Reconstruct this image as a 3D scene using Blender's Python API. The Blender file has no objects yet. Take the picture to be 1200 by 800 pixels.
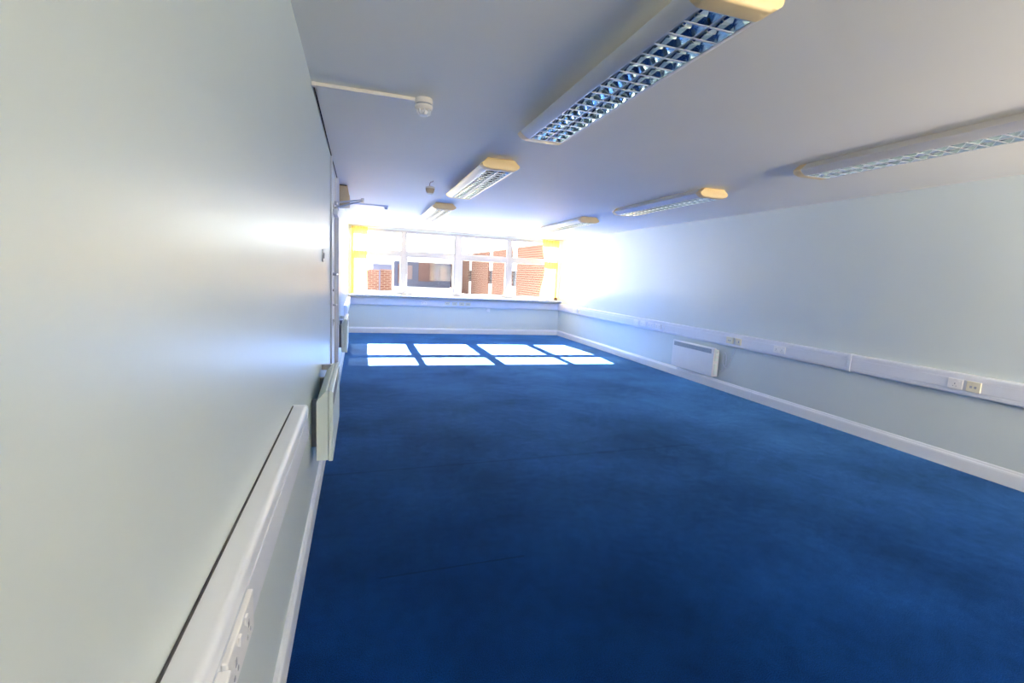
import bpy, bmesh, math, random
from mathutils import Vector, Matrix
random.seed(7)
SC = bpy.context.scene
COL = SC.collection
PI = math.pi

# room measurements (metres), camera stands at x = 0, y = 0
XL, XR, YB, YR, H = -0.263, 5.048, 12.026, -2.3, 2.5
CAM_Z = 1.4906

# ------------------------------------------------------------------ materials
def new_mat(name):
    m = bpy.data.materials.new(name); m.use_nodes = True
    nt = m.node_tree
    return m, nt, nt.nodes['Principled BSDF']

def mat(name, col, rough=0.5, metal=0.0, spec=0.5, bump=0.0, bscale=60.0, vary=0.0, vscale=3.0, coat=0.0):
    m, nt, b = new_mat(name)
    b.inputs['Base Color'].default_value = (*col, 1)
    b.inputs['Roughness'].default_value = rough
    b.inputs['Metallic'].default_value = metal
    b.inputs['Specular IOR Level'].default_value = spec
    if coat:
        b.inputs['Coat Weight'].default_value = coat
        b.inputs['Coat Roughness'].default_value = 0.25
    tc = nt.nodes.new('ShaderNodeTexCoord')
    if vary:
        n = nt.nodes.new('ShaderNodeTexNoise'); n.inputs['Scale'].default_value = vscale
        n.inputs['Detail'].default_value = 4
        r = nt.nodes.new('ShaderNodeMapRange')
        r.inputs[1].default_value = .3; r.inputs[2].default_value = .7
        r.inputs[3].default_value = 1 - vary; r.inputs[4].default_value = 1 + vary
        mx = nt.nodes.new('ShaderNodeVectorMath'); mx.operation = 'SCALE'
        mx.inputs[0].default_value = col
        nt.links.new(tc.outputs['Object'], n.inputs['Vector'])
        nt.links.new(n.outputs['Fac'], r.inputs[0])
        nt.links.new(r.outputs[0], mx.inputs['Scale'])
        nt.links.new(mx.outputs[0], b.inputs['Base Color'])
    if bump:
        n = nt.nodes.new('ShaderNodeTexNoise'); n.inputs['Scale'].default_value = bscale
        n.inputs['Detail'].default_value = 3
        bp = nt.nodes.new('ShaderNodeBump'); bp.inputs['Strength'].default_value = bump
        bp.inputs['Distance'].default_value = .01
        nt.links.new(tc.outputs['Object'], n.inputs['Vector'])
        nt.links.new(n.outputs['Fac'], bp.inputs['Height'])
        nt.links.new(bp.outputs[0], b.inputs['Normal'])
    return m

def carpet_mat():
    m, nt, b = new_mat('blue_carpet')
    N = nt.nodes.new; L = nt.links.new
    tc = N('ShaderNodeTexCoord')
    fine = N('ShaderNodeTexNoise'); fine.inputs['Scale'].default_value = 260; fine.inputs['Detail'].default_value = 2
    big = N('ShaderNodeTexNoise'); big.inputs['Scale'].default_value = .9; big.inputs['Detail'].default_value = 5; big.inputs['Roughness'].default_value = .6
    mid = N('ShaderNodeTexNoise'); mid.inputs['Scale'].default_value = 14; mid.inputs['Detail'].default_value = 3
    for n in (fine, big, mid): L(tc.outputs['Object'], n.inputs['Vector'])
    def rng(src, a, b_, lo, hi):
        r = N('ShaderNodeMapRange'); r.inputs[1].default_value = a; r.inputs[2].default_value = b_
        r.inputs[3].default_value = lo; r.inputs[4].default_value = hi
        L(src, r.inputs[0]); return r.outputs[0]
    def mul(a, c):
        q = N('ShaderNodeMath'); q.operation = 'MULTIPLY'; L(a, q.inputs[0]); L(c, q.inputs[1]); return q.outputs[0]
    v = mul(rng(fine.outputs['Fac'], .32, .68, .45, 1.55), rng(big.outputs['Fac'], .32, .68, .66, 1.34))
    v = mul(v, rng(mid.outputs['Fac'], .3, .7, .88, 1.12))
    # joins where two lengths of carpet meet: thin worn lines across the room and along it
    sep = N('ShaderNodeSeparateXYZ'); L(tc.outputs['Object'], sep.inputs[0])
    def seam(axis, at, width, other, lo, hi, slope=0.0):
        a = N('ShaderNodeMath'); a.operation = 'MULTIPLY_ADD'
        L(sep.outputs[other], a.inputs[0]); a.inputs[1].default_value = -slope; a.inputs[2].default_value = -at
        s = N('ShaderNodeMath'); s.operation = 'ADD'; L(sep.outputs[axis], s.inputs[0]); L(a.outputs[0], s.inputs[1])
        ab = N('ShaderNodeMath'); ab.operation = 'ABSOLUTE'; L(s.outputs[0], ab.inputs[0])
        line = rng(ab.outputs[0], width * .4, width, 1, 0)
        g1 = N('ShaderNodeMath'); g1.operation = 'GREATER_THAN'; L(sep.outputs[other], g1.inputs[0]); g1.inputs[1].default_value = lo
        g2 = N('ShaderNodeMath'); g2.operation = 'LESS_THAN'; L(sep.outputs[other], g2.inputs[0]); g2.inputs[1].default_value = hi
        return mul(mul(line, g1.outputs[0]), g2.outputs[0])
    s1 = seam(1, 3.61, .012, 0, -1, 3.3, .04)
    s2 = seam(1, 2.28, .009, 0, .1, .86, .04)
    mxs = N('ShaderNodeMath'); mxs.operation = 'MAXIMUM'; L(s1, mxs.inputs[0]); L(s2, mxs.inputs[1])
    v = mul(v, rng(mxs.outputs[0], 0, 1, 1, .7))
    sc = N('ShaderNodeVectorMath'); sc.operation = 'SCALE'
    sc.inputs[0].default_value = CARPET
    L(v, sc.inputs['Scale']); L(sc.outputs[0], b.inputs['Base Color'])
    b.inputs['Roughness'].default_value = .95
    b.inputs['Specular IOR Level'].default_value = .04
    sw = N('ShaderNodeMath'); sw.operation = 'MULTIPLY'; L(v, sw.inputs[0]); sw.inputs[1].default_value = SHEEN
    L(sw.outputs[0], b.inputs['Sheen Weight'])
    b.inputs['Sheen Roughness'].default_value = .28
    b.inputs['Sheen Tint'].default_value = (.14, .42, 1, 1)
    bp = N('ShaderNodeBump'); bp.inputs['Strength'].default_value = .5; bp.inputs['Distance'].default_value = .004
    L(fine.outputs['Fac'], bp.inputs['Height']); L(bp.outputs[0], b.inputs['Normal'])
    return m

def brick_mat(name, c1, c2, mortar, flip):
    m, nt, b = new_mat(name)
    N = nt.nodes.new; L = nt.links.new
    tc = N('ShaderNodeTexCoord'); sep = N('ShaderNodeSeparateXYZ'); L(tc.outputs['Object'], sep.inputs[0])
    cmb = N('ShaderNodeCombineXYZ')
    L(sep.outputs[1 if flip else 0], cmb.inputs[0]); L(sep.outputs[2], cmb.inputs[1])
    br = N('ShaderNodeTexBrick')
    br.inputs['Color1'].default_value = (*c1, 1); br.inputs['Color2'].default_value = (*c2, 1); br.inputs['Mortar'].default_value = (*mortar, 1)
    br.inputs['Scale'].default_value = 1; br.inputs['Mortar Size'].default_value = .03
    br.inputs['Brick Width'].default_value = .46; br.inputs['Row Height'].default_value = .15
    br.inputs['Bias'].default_value = -.1
    L(cmb.outputs[0], br.inputs['Vector']); L(br.outputs['Color'], b.inputs['Base Color'])
    b.inputs['Roughness'].default_value = 1
    b.inputs['Specular IOR Level'].default_value = 0
    return m

def glass_mat(name):
    m = bpy.data.materials.new(name); m.use_nodes = True
    nt = m.node_tree; nt.nodes.clear()
    out = nt.nodes.new('ShaderNodeOutputMaterial'); mix = nt.nodes.new('ShaderNodeMixShader')
    tr = nt.nodes.new('ShaderNodeBsdfTransparent'); tr.inputs[0].default_value = (.96, .98, .97, 1)
    gl = nt.nodes.new('ShaderNodeBsdfGlossy'); gl.inputs['Roughness'].default_value = .02
    fr = nt.nodes.new('ShaderNodeFresnel'); fr.inputs[0].default_value = 1.13
    nt.links.new(fr.outputs[0], mix.inputs[0]); nt.links.new(tr.outputs[0], mix.inputs[1])
    nt.links.new(gl.outputs[0], mix.inputs[2]); nt.links.new(mix.outputs[0], out.inputs[0])
    return m

def cloth_mat(name, col, trans):
    m = bpy.data.materials.new(name); m.use_nodes = True
    nt = m.node_tree; nt.nodes.clear()
    out = nt.nodes.new('ShaderNodeOutputMaterial'); mix = nt.nodes.new('ShaderNodeMixShader')
    d = nt.nodes.new('ShaderNodeBsdfDiffuse'); d.inputs[0].default_value = (*col, 1)
    t = nt.nodes.new('ShaderNodeBsdfTranslucent'); t.inputs[0].default_value = (*col, 1)
    p = nt.nodes.new('ShaderNodeBsdfTransparent'); p.inputs[0].default_value = (1, .93, .6, 1)
    mix2 = nt.nodes.new('ShaderNodeMixShader')
    # open weave: a fine wave of thread and gap
    tc = nt.nodes.new('ShaderNodeTexCoord'); n = nt.nodes.new('ShaderNodeTexNoise'); n.inputs['Scale'].default_value = 90
    r = nt.nodes.new('ShaderNodeMapRange'); r.inputs[1].default_value = .3; r.inputs[2].default_value = .7
    r.inputs[3].default_value = .01; r.inputs[4].default_value = .04
    nt.links.new(tc.outputs['Object'], n.inputs['Vector']); nt.links.new(n.outputs['Fac'], r.inputs[0])
    mix.inputs[0].default_value = trans
    nt.links.new(d.outputs[0], mix.inputs[1]); nt.links.new(t.outputs[0], mix.inputs[2])
    nt.links.new(r.outputs[0], mix2.inputs[0]); nt.links.new(mix.outputs[0], mix2.inputs[1]); nt.links.new(p.outputs[0], mix2.inputs[2])
    nt.links.new(mix2.outputs[0], out.inputs[0])
    return m

CARPET = (.0012, .023, .125)
SHEEN = .85
M_floor = carpet_mat()
M_wall = mat('satin_wall_paint', (.625, .70, .715), .34, spec=.5, bump=.05, bscale=7, vary=.015, vscale=1.2)
M_ceil = mat('ceiling_paint', (.91, .885, .82), .55, spec=.35, bump=.05, bscale=5, vary=.02, vscale=.8)
M_white = mat('white_gloss_paint', (.79, .825, .89), .28, vary=.02, vscale=4)
M_pvc = mat('white_pvc', (.75, .79, .88), .34, vary=.015, vscale=6)
M_frame = mat('white_window_frame', (.50, .485, .48), .3, vary=.02, vscale=5)
M_cream = mat('cream_socket_plastic', (.80, .76, .60), .4, vary=.03, vscale=20)
M_plate = mat('socket_white_plastic', (.86, .87, .9), .3, vary=.01, vscale=20)
M_dark = mat('dark_plastic', (.02, .02, .022), .85, spec=.1, vary=.1, vscale=20)
M_slot = mat('grey_slot', (.36, .39, .46), .5, vary=.1, vscale=20)
M_heater = mat('heater_enamel', (.76, .86, .85), .35, vary=.015, vscale=6)
M_heaterw = mat('heater_white_enamel', (.80, .82, .85), .35, vary=.015, vscale=6)
M_grille = mat('heater_grey_grille', (.26, .31, .37), .5, vary=.06, vscale=30)
M_steel = mat('brushed_steel', (.62, .62, .64), .28, metal=1, vary=.05, vscale=30)
M_lampbody = mat('luminaire_enamel', (.78, .76, .74), .32, vary=.015, vscale=5)
M_cap = mat('yellowed_end_cap_plastic', (.88, .68, .38), .42, vary=.03, vscale=8)
M_mirror = mat('mirror_louvre_aluminium', (.80, .86, .88), .07, metal=1, vary=.04, vscale=12)
M_bladeedge = mat('louvre_blade_edge', (.86, .87, .88), .35, metal=.6, vary=.02, vscale=20)
M_tube = mat('fluorescent_tube_glass', (.85, .86, .86), .3, vary=.02, vscale=20)
M_beige = mat('beige_box_enamel', (.55, .44, .30), .55, vary=.05, vscale=12)
M_detect = mat('detector_ivory_plastic', (.84, .80, .74), .4, vary=.02, vscale=30)
M_wire = mat('red_brown_wire', (.16, .045, .04), .5, vary=.1, vscale=40)
M_glass = glass_mat('window_glass')
M_curtain = cloth_mat('yellow_curtain_cloth', (.85, .66, .22), .16)
M_rubber = mat('dark_seal', (.05, .05, .06), .6, vary=.1, vscale=30)
M_door = mat('door_white_paint', (.82, .82, .84), .3, vary=.02, vscale=3)
M_brick = brick_mat('red_brick_facing', (.044, .0165, .0135), (.058, .024, .02), (.085, .066, .058), True)
M_brickf = brick_mat('red_brick_front', (.05, .019, .0155), (.064, .027, .023), (.085, .066, .058), False)
M_blue = mat('blue_cladding', (.016, .024, .065), .5, vary=.06, vscale=3)
M_pink = mat('salmon_panel', (.072, .034, .031), .7, vary=.05, vscale=2)
M_pale = mat('pale_pink_blind', (.12, .085, .09), .7, vary=.05, vscale=2)
M_extw = mat('white_exterior_panel', (.85, .85, .85), .6, vary=.02, vscale=2)
M_extg = mat('dark_exterior_glass', (.03, .037, .05), .15, vary=.1, vscale=2)
M_ground = mat('pale_concrete_ground', (.70, .69, .67), .9, vary=.06, vscale=.5)
M_slate = mat('slate_blue_roof', (.04, .055, .10), .8, vary=.12, vscale=3)
M_leaf = mat('dark_hedge_leaves', (.06, .10, .07), .8, vary=.4, vscale=6)

# ------------------------------------------------------------------ mesh helpers
def bm_new(): return bmesh.new()

def add_box(bm, lo, hi, bevel=0.0, seg=2):
    lo, hi = Vector(lo), Vector(hi)
    r = bmesh.ops.create_cube(bm, size=1)
    vs = r['verts']
    for v in vs:
        v.co = Vector([lo[i] + (v.co[i] + .5) * (hi[i] - lo[i]) for i in range(3)])
    if bevel:
        es = list({e for v in vs for e in v.link_edges})
        bmesh.ops.bevel(bm, geom=es, offset=bevel, segments=seg, affect='EDGES', profile=.5)

def add_prism(bm, prof, axis, lo, hi):
    """prof: 2D outline; axis 0/1/2 extruded from lo to hi. The outline's (u,v) are the two other axes in x,y,z order."""
    def P(u, v, t):
        c = [0, 0, 0]; o = [i for i in range(3) if i != axis]
        c[axis] = t; c[o[0]] = u; c[o[1]] = v
        return c
    A = [bm.verts.new(P(u, v, lo)) for u, v in prof]
    B = [bm.verts.new(P(u, v, hi)) for u, v in prof]
    n = len(prof)
    bm.faces.new(A); bm.faces.new(list(reversed(B)))
    for i in range(n):
        bm.faces.new((A[i], B[i], B[(i + 1) % n], A[(i + 1) % n]))

def add_tube(bm, pts, r, n=10, closed=False):
    pts = [Vector(p) for p in pts]; rings = []
    m = len(pts)
    for i, p in enumerate(pts):
        if closed: d = pts[(i + 1) % m] - pts[i - 1]
        elif i == 0: d = pts[1] - p
        elif i == m - 1: d = p - pts[-2]
        else: d = (pts[i + 1] - p).normalized() + (p - pts[i - 1]).normalized()
        d.normalize()
        up = Vector((0, 0, 1)) if abs(d.z) < .9 else Vector((1, 0, 0))
        a = d.cross(up).normalized(); b = d.cross(a)
        rings.append([bm.verts.new(p + r * (math.cos(2 * PI * k / n) * a + math.sin(2 * PI * k / n) * b)) for k in range(n)])
    for i in range(m if closed else m - 1):
        q, w = rings[i], rings[(i + 1) % m]
        for k in range(n): bm.faces.new((q[k], q[(k + 1) % n], w[(k + 1) % n], w[k]))
    if not closed:
        bm.faces.new(rings[0]); bm.faces.new(list(reversed(rings[-1])))

def add_lathe(bm, prof, c, n=28):
    """prof: (radius, z) from top to bottom, around a vertical axis at c."""
    rings = []
    for r, z in prof:
        rings.append([bm.verts.new((c[0] + r * math.cos(2 * PI * k / n), c[1] + r * math.sin(2 * PI * k / n), c[2] + z)) for k in range(n)])
    for q, w in zip(rings, rings[1:]):
        for k in range(n): bm.faces.new((q[k], q[(k + 1) % n], w[(k + 1) % n], w[k]))
    bm.faces.new(rings[0]); bm.faces.new(list(reversed(rings[-1])))

def obj(name, bm, m, parent=None, smooth=False):
    bmesh.ops.recalc_face_normals(bm, faces=bm.faces)
    me = bpy.data.meshes.new(name); bm.to_mesh(me); bm.free()
    me.materials.append(m)
    if smooth:
        for p in me.polygons: p.use_smooth = True
        try: me.set_sharp_from_angle(angle=math.radians(35))
        except Exception: pass
    o = bpy.data.objects.new(name, me); COL.objects.link(o)
    if parent: o.parent = parent
    return o

def box(name, lo, hi, m, parent=None, bevel=0.0):
    bm = bm_new(); add_box(bm, lo, hi, bevel); return obj(name, bm, m, parent)

def tag(o, label, cat, group=None):
    o['label'] = label; o['category'] = cat
    if group: o['group'] = group
    return o

def thing(name, label, cat, loc=(0, 0, 0), group=None):
    o = bpy.data.objects.new(name, None); COL.objects.link(o)
    o.empty_display_size = .1
    o.location = loc
    return tag(o, label, cat, group)

def struct(o):
    o['kind'] = 'structure'; return o

def copy_thing(src, loc, label, rotz=None):
    r = src.copy(); COL.objects.link(r); r.location = loc; r['label'] = label
    if rotz is not None: r.rotation_euler = (0, 0, rotz)
    for ch in list(src.children):
        c = ch.copy(); COL.objects.link(c); c.parent = r
        for g in list(ch.children):
            d = g.copy(); COL.objects.link(d); d.parent = c
    return r

# ------------------------------------------------------------------ room shell
T = .14
DY0, DY1 = 4.93, 6.04          # door opening in the left wall
struct(box('floor', (XL - T, YR - T, -.12), (XR + T, YB + .22, 0), M_floor))
struct(box('ceiling', (XL - T, YR - T, H), (XR + T, YB + .22, H + .14), M_ceil))

bm = bm_new()
add_box(bm, (XL - T, YR - T, 0), (XL, DY0, H)); add_box(bm, (XL - T, DY1, 0), (XL, YB + .22, H))
struct(obj('wall_left', bm, M_wall))
struct(box('wall_right', (XR, YR - T, 0), (XR + T, YB + .22, H), M_wall))

WZ0, WZ1, WX0, WX1 = .885, 2.452, -.225, 4.985    # window opening
bm = bm_new()
add_box(bm, (XL, YB, 0), (XR, YB + .22, WZ0)); add_box(bm, (XL, YB, WZ1), (XR, YB + .22, H))
add_box(bm, (XL, YB, WZ0), (WX0, YB + .22, WZ1)); add_box(bm, (WX1, YB, WZ0), (XR, YB + .22, WZ1))
struct(obj('wall_back', bm, M_wall))

RX0, RX1, RZ0, RZ1 = 1.5, 4.8, .8, 2.3            # opening added in the unseen rear wall for the fill lamp
bm = bm_new()
add_box(bm, (XL, YR - T, 0), (XR, YR, RZ0)); add_box(bm, (XL, YR - T, RZ1), (XR, YR, H))
add_box(bm, (XL, YR - T, RZ0), (RX0, YR, RZ1)); add_box(bm, (RX1, YR - T, RZ0), (XR, YR, RZ1))
struct(obj('wall_front', bm, M_wall))

# added unseen partition, keeps the rear light off the near left wall
struct(box('shade_partition', (XL + .06, -1.0, 0), (3.4, -.9, 1.95), mat('shade_partition_blue', (.05, .09, .15), .9, vary=.05, bump=.2, bscale=150)))

# skirting: a tall moulded board, 13.8 cm
def skirt_profile(s):
    # distance from wall, height ; s = +1 grows to +u
    p = [(0, 0), (.020, 0), (.020, .098), (.017, .112), (.011, .120), (.009, .131), (.004, .138), (0, .138)]
    return [(s * u, v) for u, v in p]
def skirting(name, wall, lo, hi, side):
    bm = bm_new()
    if side in ('left', 'right'):
        s = 1 if side == 'left' else -1
        add_prism(bm, [(wall + u, v) for u, v in skirt_profile(s)], 1, lo, hi)
    else:
        add_prism(bm, [(wall + u, v) for u, v in skirt_profile(-1 if side == 'back' else 1)], 0, lo, hi)
    return struct(obj(name, bm, M_white))
skirting('baseboard_left', XL, YR + .02, DY0 - .07, 'left')
skirting('baseboard_left.001', XL, DY1 + .07, YB - .02, 'left')
skirting('baseboard_right', XR, YR + .02, 5.168, 'right')
skirting('baseboard_right.001', XR, 5.172, YB - .02, 'right')
skirting('baseboard_back', YB, XL, XR, 'back')
skirting('baseboard_front', YR, XL, XR, 'front')

# ------------------------------------------------------------------ window at the far end
win = struct(bpy.data.objects.new('window_1', None)); COL.objects.link(win)
FY0, FY1 = YB + .06, YB + .125
MUL = [(.955, 1.045), (2.235, 2.385), (3.585, 3.675)]
TZ0, TZ1 = 1.875, 1.955
bm = bm_new()
add_box(bm, (WX0, FY0, WZ0), (WX1, FY1, WZ0 + .075), .006)
add_box(bm, (WX0, FY0, WZ1 - .05), (WX1, FY1, WZ1), .006)
add_box(bm, (WX0, FY0, WZ0), (WX0 + .05, FY1, WZ1), .006)
add_box(bm, (WX1 - .05, FY0, WZ0), (WX1, FY1, WZ1), .006)
obj('window_frame', bm, M_frame, win)
for x0, x1 in MUL:
    box('mullion', (x0, FY0 - .012, WZ0 + .07), (x1, FY1, WZ1 - .045), M_frame, win, .008)
edges = [WX0 + .05] + [v for m_ in MUL for v in m_] + [WX1 - .05]
cells = [(edges[i], edges[i + 1]) for i in range(0, 8, 2)]
for i, (x0, x1) in enumerate(cells):
    box('transom', (x0 - .003, FY0 - .006, TZ0), (x1 + .003, FY1, TZ1), M_frame, win, .006)
    for z0, z1, top in ((WZ0 + .07, TZ0, False), (TZ1, WZ1 - .045, True)):
        f = .022 if top else .045            # lower lights open: a sash inside the frame
        bm = bm_new()
        y0, y1 = (FY0 + .008, FY1 - .01) if top else (FY0 - .004, FY1 - .005)
        add_box(bm, (x0, y0, z0), (x1, y1, z0 + f), .004); add_box(bm, (x0, y0, z1 - f), (x1, y1, z1), .004)
        add_box(bm, (x0, y0, z0 + f - .002), (x0 + f, y1, z1 - f + .002), .004); add_box(bm, (x1 - f, y0, z0 + f - .002), (x1, y1, z1 - f + .002), .004)
        s = obj('sash', bm, M_frame, win)
        box('pane', (x0 + f, FY0 + .03, z0 + f), (x1 - f, FY0 + .036, z1 - f), M_glass, s)
        if not top and i in (0, 1, 2, 3):
            bm = bm_new()
            hx = x1 - .025 if i % 2 == 0 else x0 + .025
            add_box(bm, (hx - .012, y0 - .014, 1.33), (hx + .012, y0, 1.43), .004)
            add_box(bm, (hx - .009, y0 - .032, 1.34), (hx + .009, y0 - .012, 1.36), .003)
            add_box(bm, (hx - .009, y0 - .034, 1.25), (hx + .009, y0 - .024, 1.36), .003)
            obj('window_handle', bm, M_white, s)
# window board
bm = bm_new()
add_prism(bm, [(YB - .165, .885), (YB - .172, .893), (YB - .172, .922), (YB - .165, .930), (FY0 - .001, .930), (FY0 - .001, .8855)], 0, XL + .001, XR - .001)
obj('window_sill', bm, M_white, win)
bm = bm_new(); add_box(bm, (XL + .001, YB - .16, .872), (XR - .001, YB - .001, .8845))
obj('sill_shade_strip', bm, mat('sill_shade_grey', (.28, .30, .34), .7, vary=.05), win)  # dark strip standing in for the shade under the sill

# ------------------------------------------------------------------ rear window added behind the camera to let in the fill lamp
rw = struct(bpy.data.objects.new('added_rear_window', None)); COL.objects.link(rw)
bm = bm_new()
for a_, b_ in (((RX0, RZ0), (RX1, RZ0 + .06)), ((RX0, RZ1 - .06), (RX1, RZ1)), ((RX0, RZ0), (RX0 + .06, RZ1)), ((RX1 - .06, RZ0), (RX1, RZ1)),
               ((2.58, RZ0), (2.64, RZ1)), ((3.66, RZ0), (3.72, RZ1))):
    add_box(bm, (a_[0], YR - .1, a_[1]), (b_[0], YR - .04, b_[1]), .005)
obj('window_frame', bm, M_frame, rw)
for x0, x1 in ((RX0 + .06, 2.58), (2.64, 3.66), (3.72, RX1 - .06)):
    box('pane', (x0, YR - .075, RZ0 + .06), (x1, YR - .07, RZ1 - .06), M_glass, rw)

# ------------------------------------------------------------------ door in the left wall
door = struct(bpy.data.objects.new('door_1', None)); COL.objects.link(door)
bm = bm_new()
add_box(bm, (XL - T, DY0, 0), (XL + .004, DY0 + .035, H), .003); add_box(bm, (XL - T, DY1 - .035, 0), (XL + .004, DY1, H), .003)
add_box(bm, (XL - T, DY0 + .03, 2.13), (XL + .004, DY1 - .03, 2.18), .003)
obj('door_frame', bm, M_door, door)
bm = bm_new()
add_box(bm, (XL + .0005, DY0 - .062, 0), (XL + .018, DY0 + .012, H - .001), .005)
add_box(bm, (XL + .0005, DY1 - .012, 0), (XL + .03, DY1 + .065, H - .001), .005)
obj('architrave', bm, M_pvc, door)
box('overpanel', (XL - .06, DY0 + .033, 2.178), (XL - .012, DY1 - .033, H - .002), M_door, door, .002)
leaf = box('door_leaf', (XL - .06, DY0 + .038, .008), (XL - .016, DY1 - .038, 2.127), M_door, door, .003)
X0 = XL - .016
# lever handle on a back plate, a deadlock with turn knob, pull ring
bm = bm_new()
add_box(bm, (X0, 5.06, 1.00), (X0 + .008, 5.105, 1.20), .003)
add_tube(bm, [(X0 + .006, 5.083, 1.13), (X0 + .052, 5.083, 1.13), (X0 + .055, 5.10, 1.13), (X0 + .055, 5.20, 1.125)], .009, 10)
obj('door_handle', bm, M_steel, leaf, True)
bm = bm_new()
add_box(bm, (X0, 5.05, 1.36), (X0 + .02, 5.12, 1.56), .006)
add_tube(bm, [(X0 + .018, 5.085, 1.43), (X0 + .06, 5.085, 1.43)], .014, 14)
add_tube(bm, [(X0 + .055, 5.085, 1.43), (X0 + .062, 5.30, 1.425)], .009, 10)
obj('code_lock', bm, M_steel, leaf, True)
bm = bm_new(); add_box(bm, (X0, 5.06, 1.24), (X0 + .022, 5.11, 1.31), .006)
add_tube(bm, [(X0 + .02, 5.085, 1.275), (X0 + .04, 5.085, 1.275)], .013, 12)
obj('night_latch', bm, M_steel, leaf, True)
bm = bm_new()
add_tube(bm, [(X0 + .02 + .014 * math.sin(t), 5.12 + .07 * math.cos(t), .90 + .08 * math.sin(t)) for t in [2 * PI * k / 28 for k in range(28)]], .004, 8, True)
add_tube(bm, [(X0, 5.12, .975), (X0 + .04, 5.12, .975)], .012, 12)
obj('pull_ring', bm, M_steel, leaf, True)
bm = bm_new(); add_box(bm, (X0, 5.04, .012), (X0 + .002, DY1 - .06, .2)); obj('kick_plate', bm, M_steel, leaf)
# door closer: body on the leaf, two-part arm to a shoe on the frame
bm = bm_new(); add_box(bm, (X0, 5.62, 2.045), (X0 + .05, 5.90, 2.11), .008)
cl = obj('door_closer', bm, M_pvc, leaf)
bm = bm_new()
add_tube(bm, [(X0 + .028, 5.70, 2.10), (X0 + .028, 5.70, 2.137)], .013, 12)
add_tube(bm, [(X0 + .028, 5.70, 2.135), (.02, 5.78, 2.232)], .0085, 8)
add_tube(bm, [(.02, 5.78, 2.218), (.02, 5.78, 2.262)], .016, 12)
add_tube(bm, [(.02, 5.78, 2.246), (X0 + .03, 5.55, 2.165)], .0075, 8)
add_box(bm, (X0 + .018, 5.52, 2.14), (X0 + .05, 5.58, 2.176), .003)
obj('closer_arm', bm, M_steel, cl, True)

# light switch beside the door
t = thing('light_switch', 'small grey light switch plate on the glossy wall just before the door', 'switch', (XL, 3.87, 1.575))
bm = bm_new(); add_box(bm, (0, -.045, -.045), (.009, .045, .045), .003); obj('switch_plate', bm, M_plate, t)
bm = bm_new(); add_box(bm, (.008, -.012, -.02), (.014, .012, .02), .002); obj('rocker', bm, M_slot, t)

# ------------------------------------------------------------------ dado trunking
def trunk_prof(wall, s, z0, z1, d, groove=True):
    r = .016
    g0, g1, gw, gd = z0 + .036, z1 - .041, .005, .007     # grooves beside the lid
    pts = [(0, z0), (d - r, z0)]
    pts += [(d - r + r * math.sin(a), z0 + r - r * math.cos(a)) for a in [PI / 2 * k / 6 for k in range(1, 7)]]
    if groove:
        for g in (g0, g1 - gw): pts += [(d, g), (d - gd, g), (d - gd, g + gw), (d, g + gw)]
    pts += [(d - r + r * math.cos(a), z1 - r + r * math.sin(a)) for a in [PI / 2 * k / 6 for k in range(0, 7)]]
    pts += [(0, z1)]
    return [(wall + s * u, v) for u, v in pts]

# along the right-hand wall
RT0, RT1, RD = .664, .848, .055
t = thing('dado_trunking', 'long white dado trunking running along the wall with the single heater', 'trunking', (XR, 6, RT0))
inv = Matrix.Translation((-XR, -6, -RT0))
def part(name, bm, m, parent, inv, smooth=False):
    bmesh.ops.transform(bm, matrix=inv, verts=bm.verts); return obj(name, bm, m, parent, smooth)
bm = bm_new(); add_prism(bm, trunk_prof(XR - .0005, -1, RT0, RT1, RD), 1, YR + .02, YB - .001); part('trunk_body', bm, M_pvc, t, inv, True)
for y0, y1 in ((YR + .05, 3.806), (3.866, 7.169), (7.229, YB - .07)):
    bm = bm_new(); add_box(bm, (XR - RD - .0035, y0, RT0 + .045), (XR - RD + .004, y1, RT1 - .05), .0015); part('trunk_lid', bm, M_pvc, t, inv)
for y in (3.836, 7.199):
    bm = bm_new(); add_prism(bm, trunk_prof(XR - .0005, -1, RT0 - .003, RT1 + .003, RD + .009, False), 1, y - .02, y + .02); part('joint_cover', bm, M_pvc, t, inv, True)
# under the window
BT0, BT1, BD = .672, .842, .055
t = thing('dado_trunking', 'pale dado trunking fixed to the wall right under the window sill', 'trunking', (2.4, YB, BT0))
inv = Matrix.Translation((-2.4, -YB, -BT0))
bm = bm_new(); add_prism(bm, trunk_prof(YB - .0005, -1, BT0, BT1, BD), 0, XL + .06, XR - RD - .001); part('trunk_body', bm, M_pvc, t, inv, True)
for x0, x1 in ((XL + .09, 3.122), (3.138, XR - RD - .03)):
    bm = bm_new(); add_box(bm, (x0, YB - BD - .003, BT0 + .04), (x1, YB - BD + .004, BT1 - .045), .0015); part('trunk_lid', bm, M_pvc, t, inv)
# near the camera on the left wall
LT0, LT1, LD, LE = .757, .914, .058, 2.16
t = thing('dado_trunking', 'wide white dado trunking along the glossy wall, ending just before the nearer heater', 'trunking', (XL, 1, LT0))
inv = Matrix.Translation((-XL, -1, -LT0))
bm = bm_new(); add_prism(bm, trunk_prof(XL + .0005, 1, LT0, LT1, LD), 1, YR + .02, LE - .012); part('trunk_body', bm, M_pvc, t, inv, True)
bm = bm_new(); add_prism(bm, trunk_prof(XL + .0005, 1, LT0 - .001, LT1 + .001, LD + .001, False), 1, LE - .011, LE); part('end_cap', bm, M_pvc, t, inv, True)
bm = bm_new(); add_box(bm, (XL + LD - .004, YR + .05, LT0 + .038), (XL + LD + .003, LE - .03, LT1 - .042), .0015); part('trunk_lid', bm, M_pvc, t, inv)
bm = bm_new(); add_box(bm, (XL + .0005, YR + .03, LT1 + .0002), (XL + .005, LE - .02, LT1 + .003)); part('sealant_bead', bm, M_rubber, t, inv)
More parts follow.
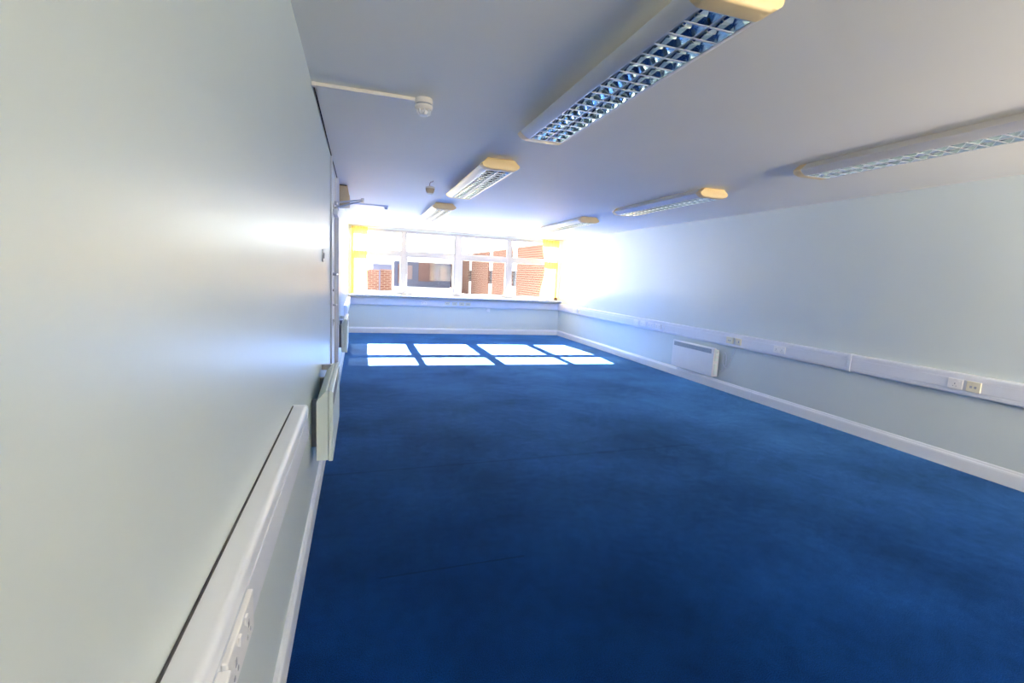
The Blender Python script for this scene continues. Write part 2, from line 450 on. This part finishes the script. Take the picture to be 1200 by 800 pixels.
# short length in the far corner of the left wall
t = thing('dado_trunking', 'short white trunking length in the far corner beyond the farther heater', 'trunking', (XL, 10.4, .69))
inv = Matrix.Translation((-XL, -10.4, -.69))
bm = bm_new(); add_prism(bm, trunk_prof(XL + .0005, 1, .69, .86, .058), 1, 8.82, YB - .18); part('trunk_body', bm, M_pvc, t, inv, True)
bm = bm_new(); add_prism(bm, trunk_prof(XL + .0005, 1, 0.689, .861, .059, False), 1, 8.808, 8.819); part('end_cap', bm, M_pvc, t, inv, True)
bm = bm_new(); add_box(bm, (XL + .054, 8.85, .73), (XL + .061, YB - .2, .82), .0015); part('trunk_lid', bm, M_pvc, t, inv)

# ------------------------------------------------------------------ sockets in the trunking
# local frame: plate in the local x/z plane, facing local -y
def socket_thing(w, m, label, kind, h=.086, proud=.009):
    t = thing('power_socket' if kind == 'power' else 'data_outlet' if kind == 'data' else 'fused_spur', label, 'socket')
    bm = bm_new(); add_box(bm, (-w / 2, -proud, -h / 2), (w / 2, .0, h / 2), .003); obj('faceplate', bm, m, t)
    if kind == 'power':
        for cx in ((-w / 4, w / 4) if w > .12 else (0,)):
            bm = bm_new()
            add_box(bm, (cx - .004, -proud - .001, -.005), (cx + .004, -proud + .002, .009))
            add_box(bm, (cx - .0155, -proud - .001, -.021), (cx - .008, -proud + .002, -.0145))
            add_box(bm, (cx + .008, -proud - .001, -.021), (cx + .0155, -proud + .002, -.0145))
            obj('socket_hole', bm, M_slot, t)
            sx = cx * .55 if w > .12 else cx + .026
            bm = bm_new(); add_box(bm, (sx - .006, -proud - .004, .017), (sx + .006, -proud + .001, .034), .0015); obj('rocker_switch', bm, m, t)
    elif kind == 'data':
        for cx in (-.016, .016):
            bm = bm_new(); add_box(bm, (cx - .009, -proud - .001, -.012), (cx + .009, -proud + .002, .008)); obj('port', bm, M_slot, t)
    else:
        bm = bm_new(); add_box(bm, (-.026, -proud - .004, -.016), (-.004, -proud + .001, .016), .0015); obj('rocker_switch', bm, m, t)
        bm = bm_new(); add_box(bm, (.008, -proud - .002, -.014), (.027, -proud + .001, .014), .001); obj('fuse_holder', bm, M_slot, t)
    return t
GR = 'outlets set in the trunking'
FX = XR - RD - .0036
zc_r = (RT0 + .045 + RT1 - .05) / 2
specs = [
    (10.86, .2, M_plate, 'power', 'small white double outlet in the trunking closest to the window corner'),
    (10.61, .1, M_cream, 'data', 'narrow outlet beside the double outlet closest to the window corner'),
    (8.06, .17, M_plate, 'power', 'first of four grouped outlets in trunking, the one farthest from the heater'),
    (7.82, .17, M_plate, 'power', 'second of four grouped trunking outlets, counted from the window end'),
    (7.58, .17, M_plate, 'power', 'third of four grouped trunking outlets, counted from the window end'),
    (7.35, .17, M_plate, 'power', 'last of four grouped outlets, right beside the trunking joint'),
    (5.60, .13, M_cream, 'data', 'cream plate in the trunking next to the cream spur, on its window side'),
    (5.44, .1, M_cream, 'spur', 'cream fused spur in the trunking right above the hanging heater cord'),
    (4.74, .17, M_plate, 'power', 'white double socket alone in the trunking between heater and joint cover'),
    (2.845, .11, M_plate, 'power', 'white socket beside the cream one in the trunking'),
    (2.71, .10, M_cream, 'data', 'cream square outlet with grey insert next to a white socket'),
]
for y, w, m, kind, lab in specs:
    s = socket_thing(w, m, lab, kind, .089, .017)
    s['group'] = GR
    s.location = (FX, y, zc_r); s.rotation_euler = (0, 0, -PI / 2)
FYB = YB - BD - .0031
zc_b = (BT0 + .04 + BT1 - .045) / 2
for x, m, kind, lab in (
    (1.49, M_plate, 'power', 'white socket alone in the trunking under the window'),
    (2.06, M_cream, 'data', 'cream outlet under the window, first of the cream row from the door side'),
    (2.24, M_cream, 'data', 'cream outlet under the window, second of the cream row from the door side'),
    (2.42, M_cream, 'data', 'cream outlet under the window, third of the cream row from the door side'),
    (2.58, M_cream, 'data', 'cream outlet under the window, last of the cream row, under the thick mullion')):
    s = socket_thing(.13, m, lab, kind, .082); s['group'] = GR
    s.location = (x, FYB, zc_b)
# small surface box hanging under that trunking
t = thing('junction_box', 'tiny white square cable box on the wall under the window trunking', 'box', (3.117, YB, .62))
bm = bm_new(); add_box(bm, (-.045, -.035, -.045), (.045, -.0005, .045), .004); obj('box_lid', bm, M_plate, t)
bm = bm_new(); add_box(bm, (-.008, -.012, .044), (.008, -.0005, .0517)); obj('cable_stub', bm, M_pvc, t)
# two outlets in the near left trunking
FL = XL + LD + .0031
zc_l = (LT0 + .038 + LT1 - .042) / 2
s = socket_thing(.19, M_plate, 'white double socket in the trunking along the glossy wall, the farther of its two', 'power', .082, .011)
s['group'] = GR; s.location = (FL, .872, zc_l); s.rotation_euler = (0, 0, PI / 2)
s = socket_thing(.146, M_plate, 'thicker white socket box closest to the camera in the trunking on the glossy wall', 'power', .086, .02)
s['group'] = GR; s.location = (FL, .688, zc_l); s.rotation_euler = (0, 0, PI / 2)

# ------------------------------------------------------------------ panel heaters
def heater(label, loc, rotz, length, height, depth, gap, m, grille_m, style):
    """local: x along the wall (0..length), y out of the wall (0 at wall), z up from the bottom."""
    t = thing('panel_heater', label, 'heater', loc, 'wall panel heaters')
    t.rotation_euler = (0, 0, rotz)
    g, d = gap, gap + depth
    fs = d - .026                      # front panel plane
    bm = bm_new()
    add_prism(bm, [(g, .0), (fs, .0), (fs, height), (fs - .012, height), (g + .006, height - .05), (g, height - .06)], 0, 0, length)
    obj('casing', bm, m, t)
    bm = bm_new()
    add_prism(bm, [(fs + .003, -.004), (d - .004, -.004), (d, 0), (d, height - .01), (d - .006, height + .002), (fs + .003, height + .002)], 0, -.004, length + .004)
    fp = obj('front_panel', bm, m, t)
    # outlet grille near the top of the front
    bm = bm_new()
    add_box(bm, (.05, d - .002, height * .80), (length - .03, d + .0012, height * .955), .0005)
    gr = obj('grille', bm, grille_m, fp)
    bm = bm_new()
    z = height * .81
    while z < height * .95:
        add_box(bm, (.055, d + .0008, z), (length - .035, d + .003, z + .0035)); z += .009
    obj('grille_slat', bm, mat('grille_slat_enamel', (.42, .48, .54), .45, vary=.04), gr)
    if style == 'ribbed':
        bm = bm_new()
        for k in range(22):
            x = .06 + k * (length - .12) / 21
            add_box(bm, (x - .004, d - .001, .04), (x + .004, d + .0022, height * .79), .001)
        obj('front_rib', bm, m, fp)
    # wall brackets
    for x in (.14, length - .14):
        bm = bm_new(); add_box(bm, (x - .02, .0006, .04), (x + .02, g + .004, height - .08), .002); obj('bracket', bm, M_slot, t)
    return t, d

# right wall heater: near end carries the control box and cable. local x runs from near end (y 5.80) to far end when rotz = +90
t, d = heater('white ribbed panel heater with a grey top grille, alone on its wall under the trunking', (XR, 5.835, .182), PI / 2, .975, .418, .098, .022, M_heaterw, M_grille, 'ribbed')
bm = bm_new()
add_box(bm, (-.02, .04, .23), (.0, .10, .40), .005); add_box(bm, (-.014, .045, .03), (.0, .095, .19), .004)
cb = obj('control_box', bm, M_heater, t)
for z in (.36, .29):
    bm = bm_new(); add_tube(bm, [(-.019, .07, z), (-.036, .07, z)], .014, 14); obj('control_knob', bm, M_plate, cb, True)
bm = bm_new()
pts = [(-.01, .03, .12), (-.05, .02, .09), (-.10, .012, .12), (-.14, .010, .22), (-.135, .010, .33), (-.10, .010, .37), (-.075, .010, .30), (-.09, .01, .20), (-.16, .01, .16), (-.22, .01, .26), (-.27, .01, .40), (-.30, .012, .478)]
def smooth_pts(pts, n=5):
    P_ = [Vector(p) for p in pts]; out = []
    for i in range(len(P_) - 1):
        p0, p1, p2, p3 = P_[max(i - 1, 0)], P_[i], P_[i + 1], P_[min(i + 2, len(P_) - 1)]
        for k in range(n):
            u = k / n
            out.append(.5 * ((2 * p1) + (p2 - p0) * u + (2 * p0 - 5 * p1 + 4 * p2 - p3) * u * u + (3 * p1 - p0 - 3 * p2 + p3) * u ** 3))
    out.append(P_[-1]); return out
add_tube(bm, smooth_pts(pts), .0045, 8); obj('power_cord', bm, M_pvc, t, True)

# left wall heaters: rotz = -90 makes local x run towards -y, so the origin is the far end
t, d = heater('pale green panel heater closest to the camera on the glossy wall', (XL, 3.74, .402), -PI / 2, .89, .402, .088, .036, M_heater, M_dark, 'plain')
bm = bm_new(); add_box(bm, (-.05, .001, .345), (-.008, .105, .385), .004); obj('thermostat_box', bm, M_lampbody, t)
t, d = heater('farther pale green panel heater on the door wall, near the sunlit carpet', (XL, 7.36, .432), -PI / 2, .86, .418, .07, .044, M_heater, M_dark, 'plain')
bm = bm_new(); add_box(bm, (-.05, .001, .345), (-.008, .09, .385), .004); obj('thermostat_box', bm, M_lampbody, t)

# ------------------------------------------------------------------ ceiling luminaires
LEN = 1.724
def luminaire(label, loc):
    """local: z = 0 at the ceiling, going down; y along the fitting, centred."""
    t = thing('strip_light', label, 'ceiling light', loc, 'louvred strip lights on the ceiling')
    hl = LEN / 2
    # outline of half the section: (half width, z)
    side = [(.116, -.0006), (.124, -.010), (.146, -.030), (.168, -.048), (.174, -.054), (.171, -.060), (.160, -.070), (.142, -.083), (.124, -.092), (.116, -.094)]
    outer = side
    inner = [(.112, -.094), (.112, -.088)]
    # body: shell of extruded strips (hollow underneath, where the louvre sits)
    bm = bm_new()
    prof = [(-u, v) for u, v in inner[::-1]] + [(-u, v) for u, v in outer[::-1]] + outer + inner
    A = [bm.verts.new((u, -hl, v)) for u, v in prof]; B = [bm.verts.new((u, hl, v)) for u, v in prof]
    for i in range(len(prof) - 1): bm.faces.new((A[i], A[i + 1], B[i + 1], B[i]))
    obj('housing', bm, M_lampbody, t, True)
    # end caps: the section swollen a little
    for s in (-1, 1):
        bm = bm_new()
        pr = [(u * 1.015, v) for u, v in outer]
        ring = [(-u, v) for u, v in pr[::-1]] + pr
        y0, y1 = sorted((s * (hl - .001), s * (hl + .072)))
        add_prism(bm, ring, 1, y0, y1)
        fe = [f for f in bm.faces if abs(f.normal.y) > .9 or len(f.verts) > 4]
        outer_f = max(fe, key=lambda f: s * f.calc_center_median().y)
        es = list(outer_f.edges)
        bmesh.ops.bevel(bm, geom=es, offset=.012, segments=3, affect='EDGES', profile=.5)
        obj('end_cap', bm, M_cap, t, True)
    # louvre: two troughs of curved mirror, cross blades
    lh = hl - .002
    bm = bm_new()
    for s in (-1, 1):
        prof = [(s * .110, -.092), (s * .104, -.070), (s * .092, -.048), (s * .074, -.034), (s * .056, -.030), (s * .038, -.034), (s * .020, -.048), (s * .008, -.070), (s * .0025, -.092)]
        A = [bm.verts.new((u, -lh, v)) for u, v in prof]; B = [bm.verts.new((u, lh, v)) for u, v in prof]
        for i in range(len(prof) - 1): bm.faces.new((A[i], A[i + 1], B[i + 1], B[i]))
    lv = obj('louvre', bm, M_mirror, t, True)
    bm = bm_new()
    n = 19
    for k in range(n + 1):
        y = -lh + k * 2 * lh / n
        for s in (-1, 1):
            lo_, hi_ = sorted((s * .0045, s * .1095))
            # blade: V section, wide at the foot
            add_prism(bm, [(y - .0045, -.0915), (y + .0045, -.0915), (y + .0015, -.062), (y - .0015, -.062)], 0, lo_, hi_)
    nb = len(bm.faces)
    for k in range(n + 1):
        y = -lh + k * 2 * lh / n
        add_box(bm, (-.1105, y - .0046, -.0935), (.1105, y + .0046, -.0912))
    add_box(bm, (-.0035, -lh, -.0932), (.0035, lh, -.0914))
    add_box(bm, (-.1135, -lh, -.0945), (-.108, lh, -.0912)); add_box(bm, (.108, -lh, -.0945), (.1135, lh, -.0912))
    bm.faces.ensure_lookup_table()
    for f in bm.faces[nb:]: f.material_index = 1
    lg = obj('louvre_grid', bm, M_mirror, lv); lg.data.materials.append(M_bladeedge)
    for s in (-1, 1):
        bm = bm_new(); add_tube(bm, [(s * .056, -lh + .02, -.046), (s * .056, lh - .02, -.046)], .008, 12)
        obj('fluorescent_tube', bm, M_tube, t, True)
    return t
first = luminaire('largest strip light, its yellowed end cap cut by the top of the picture', (1.182, 2.37, H))
for loc, lab in (
    ((1.165, 5.19, H), 'middle strip light of the row along the door wall, beside the dangling detector'),
    ((1.165, 8.19, H), 'smallest strip light in the row along the door wall, nearest the window'),
    ((3.515, 2.33, H), 'long strip light at the picture edge, above the cream and white sockets'),
    ((3.515, 5.33, H), 'middle strip light in the row along the trunking wall, with a pale orange end cap'),
    ((3.515, 8.25, H), 'smallest strip light near the window in the row along the trunking wall')):
    copy_thing(first, loc, lab)

# ------------------------------------------------------------------ detectors, conduits, cable, box
t = thing('smoke_detector', 'ivory smoke detector at the end of the longer white conduit on the ceiling', 'smoke detector', (.352, 3.07, H))
bm = bm_new(); add_lathe(bm, [(.050, -.0005), (.052, -.010), (.052, -.026), (.049, -.030)], (0, 0, 0)); obj('mounting_base', bm, M_detect, t, True)
bm = bm_new(); add_lathe(bm, [(.046, -.0302), (.044, -.036), (.046, -.0375)], (0, 0, 0)); obj('air_gap', bm, M_slot, t, True)
bm = bm_new(); add_lathe(bm, [(.051, -.0377), (.052, -.050), (.046, -.060), (.034, -.064), (.028, -.066)], (0, 0, 0)); obj('detector_head', bm, M_detect, t, True)
bm = bm_new(); add_lathe(bm, [(.024, -.0662), (.026, -.086), (.022, -.092), (.010, -.094)], (0, 0, 0), 20)
for k in range(8):
    a = 2 * PI * k / 8
    r0, r1 = .024, .039
    add_tube(bm, [(r1 * math.cos(a), r1 * math.sin(a), -.064), (r1 * math.cos(a), r1 * math.sin(a), -.082), (r0 * math.cos(a), r0 * math.sin(a), -.091)], .0045, 6)
obj('sensing_cage', bm, M_plate, t, True)

t = thing('hanging_detector', 'small brownish detector dangling from its wires under the ceiling near the middle strip light', 'detector', (.735, 5.62, H))
bm = bm_new(); add_tube(bm, smooth_pts([(.03, 0, -.0006), (.028, 0, -.012), (.01, .005, -.016), (-.002, 0, -.03), (-.005, 0, -.055), (-.004, 0, -.075)]), .0035, 8); obj('wire', bm, M_wire, t, True)
bm = bm_new(); add_lathe(bm, [(.018, -.060), (.050, -.072), (.052, -.086), (.048, -.088)], (0, 0, 0)); obj('detector_base', bm, M_detect, t, True)
bm = bm_new(); add_lathe(bm, [(.050, -.0885), (.050, -.094), (.045, -.118), (.038, -.134), (.030, -.137)], (0, 0, 0)); obj('detector_body', bm, M_beige, t, True)
bm = bm_new(); add_lathe(bm, [(.026, -.1372), (.026, -.152), (.020, -.156)], (0, 0, 0)); obj('sensor_cap', bm, M_plate, t, True)

def conduit(label, y, x1, w, h, end):
    t = thing('cable_conduit', label, 'conduit', (XL, y, H))
    bm = bm_new(); add_box(bm, (.0006, -w / 2, -h), (x1 - XL, w / 2, -.0006), .003); obj('conduit_channel', bm, M_detect if end is None else M_pvc, t)
    bm = bm_new(); add_box(bm, (.0003, -w / 2 - .003, -h - .003), (.02, w / 2 + .003, -.0004), .002); obj('conduit_collar', bm, M_detect, t)
conduit('longer white cable conduit crossing the ceiling from the glossy wall to the smoke detector', 3.07, .298, .024, .02, None)
conduit('thin grey cable conduit on the ceiling beyond the beige box, ending at a small sensor', 8.16, .345, .02, .018, 1)
t = thing('ceiling_sensor', 'small grey sensor block at the end of the far ceiling conduit', 'sensor', (.385, 8.16, H))
bm = bm_new(); add_lathe(bm, [(.038, -.0006), (.038, -.028), (.034, -.032)], (0, 0, 0)); obj('sensor_base', bm, M_pvc, t, True)
bm = bm_new(); add_lathe(bm, [(.026, -.0322), (.024, -.052), (.016, -.058)], (0, 0, 0)); obj('sensor_head', bm, M_slot, t, True)

t = thing('wall_box', 'beige box high on the door wall touching the ceiling, beyond the door closer', 'box', (XL, 6.5, H))
bm = bm_new(); add_prism(bm, [(.0006, -.0006), (.108, -.0006), (.128, -.11), (.128, -.235), (.0006, -.245)], 1, 0, .34); obj('box_body', bm, M_beige, t)
bm = bm_new(); add_prism(bm, [(.129, -.112), (.134, -.116), (.134, -.228), (.129, -.232)], 1, .015, .325); obj('box_lid', bm, M_beige, t)
bm = bm_new(); add_box(bm, (.02, -.004, -.012), (.10, -.0004, -.0008)); obj('seal_strip', bm, M_dark, t)

bm = bm_new()
add_tube(bm, [(XL + .008, y, H - .007 - .003 * math.sin(y * 3)) for y in [3.09 + k * (6.49 - 3.09) / 34 for k in range(35)]], .004, 8)
tag(obj('ceiling_cable', bm, M_dark, None, True), 'thin dark cable along the corner of the door wall and ceiling', 'cable')

# ------------------------------------------------------------------ curtains
def curtain(label, x0, x1, yc, amp, folds, pinch):
    z0, z1 = .938, 2.462
    bm = bm_new(); nx, nz = 110, 40
    g = []
    for j in range(nz + 1):
        v = j / nz; z = z0 + (z1 - z0) * v
        row = []
        for i in range(nx + 1):
            u = i / nx
            k = 1 - pinch * math.sin(PI * v) ** 2
            xc = x0 if pinch >= 0 and x0 < 1 else x1
            x = xc + (x0 + (x1 - x0) * u - xc) * k
            y = yc + amp * math.sin(u * folds * 2 * PI + .5 * math.sin(4 * v)) * (.75 + .25 * math.cos(3 * v)) + .004 * math.sin(u * folds * 6 * PI)
            row.append(bm.verts.new((x, y, z)))
        g.append(row)
    for j in range(nz):
        for i in range(nx):
            bm.faces.new((g[j][i], g[j][i + 1], g[j + 1][i + 1], g[j + 1][i]))
    t = thing('curtain', label, 'curtain', (0, 0, 0), 'yellow window curtains')
    obj('curtain_cloth', bm, M_curtain, t, True)
    # gathered heading tape
    bm = bm_new(); pts = []
    for i in range(61):
        u = i / 60
        pts.append((x0 + (x1 - x0) * u, yc + amp * math.sin(u * folds * 2 * PI), 2.452))
    for p_, q_ in zip(pts, pts[1:]):
        a = [bm.verts.new(p) for p in (( p_[0], p_[1] - .006, p_[2] - .05), (q_[0], q_[1] - .006, q_[2] - .05), (q_[0], q_[1] - .006, q_[2] + .012), (p_[0], p_[1] - .006, p_[2] + .012))]
        bm.faces.new(a)
    bmesh.ops.remove_doubles(bm, verts=bm.verts, dist=1e-5)
    obj('heading_tape', bm, M_curtain, t, True)
    return t
curtain('thin yellow curtain gathered at the window end above the farther heater', -.195, .165, YB - .05, .02, 6, .03)
curtain('yellow curtain bunched in the window corner by the trunking wall', 4.47, 4.93, YB - .05, .022, 6, .22)
bm = bm_new(); add_box(bm, (XL + .01, YB - .075, 2.468), (XR - .01, YB - .052, 2.488), .003)
t = tag(obj('curtain_rail', bm, M_frame), 'slim white curtain rail across the top of the whole window', 'curtain rail')
t = thing('small_box', 'small dark brown box on the window sill in the corner by the curtain', 'box', (4.90, YB - .09, .9302))
bm = bm_new(); add_box(bm, (-.045, -.03, 0), (.045, .03, .06), .008); obj('box_body', bm, mat('dark_brown_plastic', (.11, .06, .05), .5, vary=.1), t)
bm = bm_new(); add_box(bm, (-.03, -.02, .0602), (.03, .02, .072), .004); obj('box_lid', bm, M_wire, t)

# ------------------------------------------------------------------ outside
GZ = -3.2
struct(box('ground', (-60, YB + 4, GZ - .3), (80, 130, GZ), M_ground))
# added pale roof, unseen below the window, bounces sun onto the ceiling
t = thing('bounce_roof', 'added white roof, unseen below the window, bouncing sunlight onto the ceiling', 'roof', (3, 19, -.6))
inv = Matrix.Translation((-3, -19, .6))
bm = bm_new(); add_box(bm, (-9, YB + .3, -.6), (10.5, 27, -.05)); part('bounce_deck', bm, mat('white_bounce_membrane', (.88, .81, .70), .8, vary=.03, vscale=.6), t, inv)
bm = bm_new(); add_box(bm, (-9, 27.001, -.7), (10.5, 27.25, .05)); part('bounce_kerb', bm, M_extw, t, inv)
# brick wing running away from the window, its side wall facing the room's view
t = thing('brick_building', 'brick building with tall white window strips seen through the window beside the thick mullion', 'building', (11, 40, GZ))
inv = Matrix.Translation((-11, -40, -GZ))
WS = [(34.6, 36.1), (41.6, 43.1), (50.0, 51.5)]
segs = [(22, 34.6), (36.1, 41.6), (43.1, 50.0), (51.5, 57.4)]
for y0, y1 in segs:
    bm = bm_new(); add_box(bm, (11, y0, GZ), (13.5, y1, 3.62)); part('brick_pier', bm, M_brick, t, inv)
for y0, y1 in WS:
    bm = bm_new(); add_box(bm, (11.12, y0, GZ), (13.4, y1, .77)); add_box(bm, (11.12, y0, 1.94), (13.4, y1, 3.6))
    s = part('white_panel', bm, M_extw, t, inv)
    bm = bm_new(); add_box(bm, (11.2, y0 + .02, .772), (11.3, y1 - .02, 1.938)); g = part('glazing', bm, M_extg, t, inv)
bm = bm_new(); add_box(bm, (10.9, 21.9, 3.622), (13.6, 57.5, 3.74)); part('roof_edge', bm, M_extw, t, inv)

# blue-clad block closing the view behind
t = thing('blue_building', 'low building with blue cladding and salmon panels behind the two middle lower panes', 'building', (7, 58, GZ))
inv = Matrix.Translation((-7, -58, -GZ))
bm = bm_new(); add_box(bm, (3.6, 58, GZ), (10.96, 63, -.25)); part('plinth', bm, M_extw, t, inv)
bm = bm_new(); add_box(bm, (3.6, 58, -.249), (10.3, 63, 2.62)); part('cladding', bm, M_blue, t, inv)
for x0, x1, z0, z1 in ((6.5, 8.3, .45, 2.6), (4.15, 4.65, .1, 2.3)):
    bm = bm_new(); add_box(bm, (x0, 57.93, z0), (x1, 57.999, z1)); part('salmon_panel', bm, M_pink, t, inv)
for x0, x1, z0, z1 in ((9.0, 9.75, .6, 2.15), (4.95, 5.8, .6, 2.2)):
    bm = bm_new(); add_box(bm, (x0, 57.95, z0), (x1, 57.999, z1)); part('window_blind', bm, M_pale, t, inv)
bm = bm_new(); add_box(bm, (3.4, 57.8, 2.621), (10.96, 63.2, 3.0)); part('roof_fascia', bm, M_extw, t, inv)
bm = bm_new(); add_box(bm, (10.32, 57.6, -.2), (10.95, 58.6, 2.61)); part('brick_pier', bm, M_brickf, t, inv)

# garden walls and hedge seen in the pane by the left curtain
for x0, x1, y, z1, lab in ((-.6, 1.42, 40, 1.45, 'salmon brick yard wall behind the curtain-side lower pane'),
                           (1.60, 2.7, 41.5, 1.5, 'shorter brick yard wall between the dark gap and the white post')):
    t = thing('yard_wall', lab, 'wall', ((x0 + x1) / 2, y, GZ))
    inv = Matrix.Translation((-(x0 + x1) / 2, -y, -GZ))
    bm = bm_new(); add_box(bm, (x0, y, GZ), (x1, y + .3, z1)); part('wall_brickwork', bm, M_brickf, t, inv)
    bm = bm_new(); add_box(bm, (x0 - .03, y - .04, z1 + .001), (x1 + .03, y + .34, z1 + .07)); part('coping', bm, M_pink, t, inv)
t = thing('house', 'dark slate-roofed house just above the brick yard walls', 'house', (2.0, 52, GZ))
inv = Matrix.Translation((-2.0, -52, -GZ))
bm = bm_new(); add_box(bm, (1.25, 52, GZ), (3.1, 56, 2.2)); part('house_wall', bm, M_blue, t, inv)
bm = bm_new(); add_prism(bm, [(51.6, 2.1), (54, 3.35), (56.4, 2.1)], 0, 1.1, 3.2); part('house_roof', bm, M_slate, t, inv)
t = thing('post', 'slim white post between yard wall and blue building', 'post', (2.42, 39, GZ))
bm = bm_new(); add_tube(bm, [(0, 0, 0), (0, 0, 5.75)], .07, 10); obj('post_shaft', bm, M_extw, t, True)
bm = bm_new(); add_box(bm, (-.22, -.12, 5.751), (.22, .12, 5.85), .02); obj('post_head', bm, M_extw, t)

# ------------------------------------------------------------------ light
SUN_DIR = Vector((-.004, -1, -.558)).normalized()
sd = bpy.data.lights.new('sun', 'SUN'); sd.energy = SUN_E = 225.0; sd.angle = math.radians(.53); sd.color = (1, .90, .79)
so = bpy.data.objects.new('sun', sd); COL.objects.link(so)
so.rotation_euler = SUN_DIR.to_track_quat('-Z', 'Y').to_euler(); so.location = (2, 40, 22)

w = bpy.data.worlds.new('sky'); SC.world = w; w.use_nodes = True
nt = w.node_tree; nt.nodes.clear()
N = nt.nodes.new; L = nt.links.new
out = N('ShaderNodeOutputWorld'); bg = N('ShaderNodeBackground')
tc = N('ShaderNodeTexCoord'); dot = N('ShaderNodeVectorMath'); dot.operation = 'DOT_PRODUCT'
nrm = N('ShaderNodeVectorMath'); nrm.operation = 'NORMALIZE'; L(tc.outputs['Generated'], nrm.inputs[0]); L(nrm.outputs[0], dot.inputs[0])
dot.inputs[1].default_value = -SUN_DIR
mr = N('ShaderNodeMapRange'); mr.inputs[1].default_value = .3; mr.inputs[2].default_value = 1; mr.inputs[3].default_value = 0; mr.inputs[4].default_value = 1
L(dot.outputs['Value'], mr.inputs[0])
pw = N('ShaderNodeMath'); pw.operation = 'POWER'; pw.inputs[1].default_value = 2.2; L(mr.outputs[0], pw.inputs[0])
mix = N('ShaderNodeMix'); mix.data_type = 'RGBA'
mix.inputs[6].default_value = (2.0, 2.35, 2.7, 1); mix.inputs[7].default_value = (7.6, 8.4, 9.4, 1)
L(pw.outputs[0], mix.inputs[0]); L(mix.outputs[2], bg.inputs[0]); bg.inputs[1].default_value = 1.0
L(bg.outputs[0], out.inputs[0])

# added warm fill lamp outside the rear opening, tilted up at the ceiling
ad = bpy.data.lights.new('rear_warm_fill', 'AREA'); ad.shape = 'RECTANGLE'; ad.size = RX1 - RX0 - .1; ad.size_y = RZ1 - RZ0 - .1
ad.energy = 580; ad.color = (1, .83, .64); ad.spread = math.radians(140)
ao = bpy.data.objects.new('rear_warm_fill', ad); COL.objects.link(ao)
ao.location = ((RX0 + RX1) / 2, YR - .2, (RZ0 + RZ1) / 2); ao.rotation_euler = (PI / 2 + math.radians(48), 0, 0)

# ------------------------------------------------------------------ camera
yaw, pitch, roll, f = 0.305664143, 0.131879265, -0.0494501154, 572.055575
F = Vector((math.sin(yaw) * math.cos(pitch), math.cos(yaw) * math.cos(pitch), -math.sin(pitch)))
r0 = Vector((math.cos(yaw), -math.sin(yaw), 0)); d0 = F.cross(r0)
c, s = math.cos(roll), math.sin(roll)
Rt, Dn = c * r0 + s * d0, -s * r0 + c * d0
cd = bpy.data.cameras.new('camera'); cd.sensor_width = 36; cd.lens = f / 1200 * 36; cd.clip_start = .02; cd.clip_end = 500
co = bpy.data.objects.new('camera', cd); COL.objects.link(co)
U, Bk = -Dn, -F
co.matrix_world = Matrix(((Rt.x, U.x, Bk.x, 0), (Rt.y, U.y, Bk.y, 0), (Rt.z, U.z, Bk.z, CAM_Z), (0, 0, 0, 1)))
SC.camera = co

SC.view_settings.view_transform = 'Standard'
SC.view_settings.look = 'None'
SC.view_settings.gamma = 1
SC.view_settings.use_curve_mapping = False
SC.view_settings.exposure = 0.4
SC.cycles.max_bounces = 14; SC.cycles.diffuse_bounces = 8; SC.cycles.glossy_bounces = 6; SC.cycles.transparent_max_bounces = 16
SC.cycles.use_denoising = True
SC.cycles.sample_clamp_indirect = 12
SC.cycles.caustics_reflective = False
SC.cycles.caustics_refractive = False
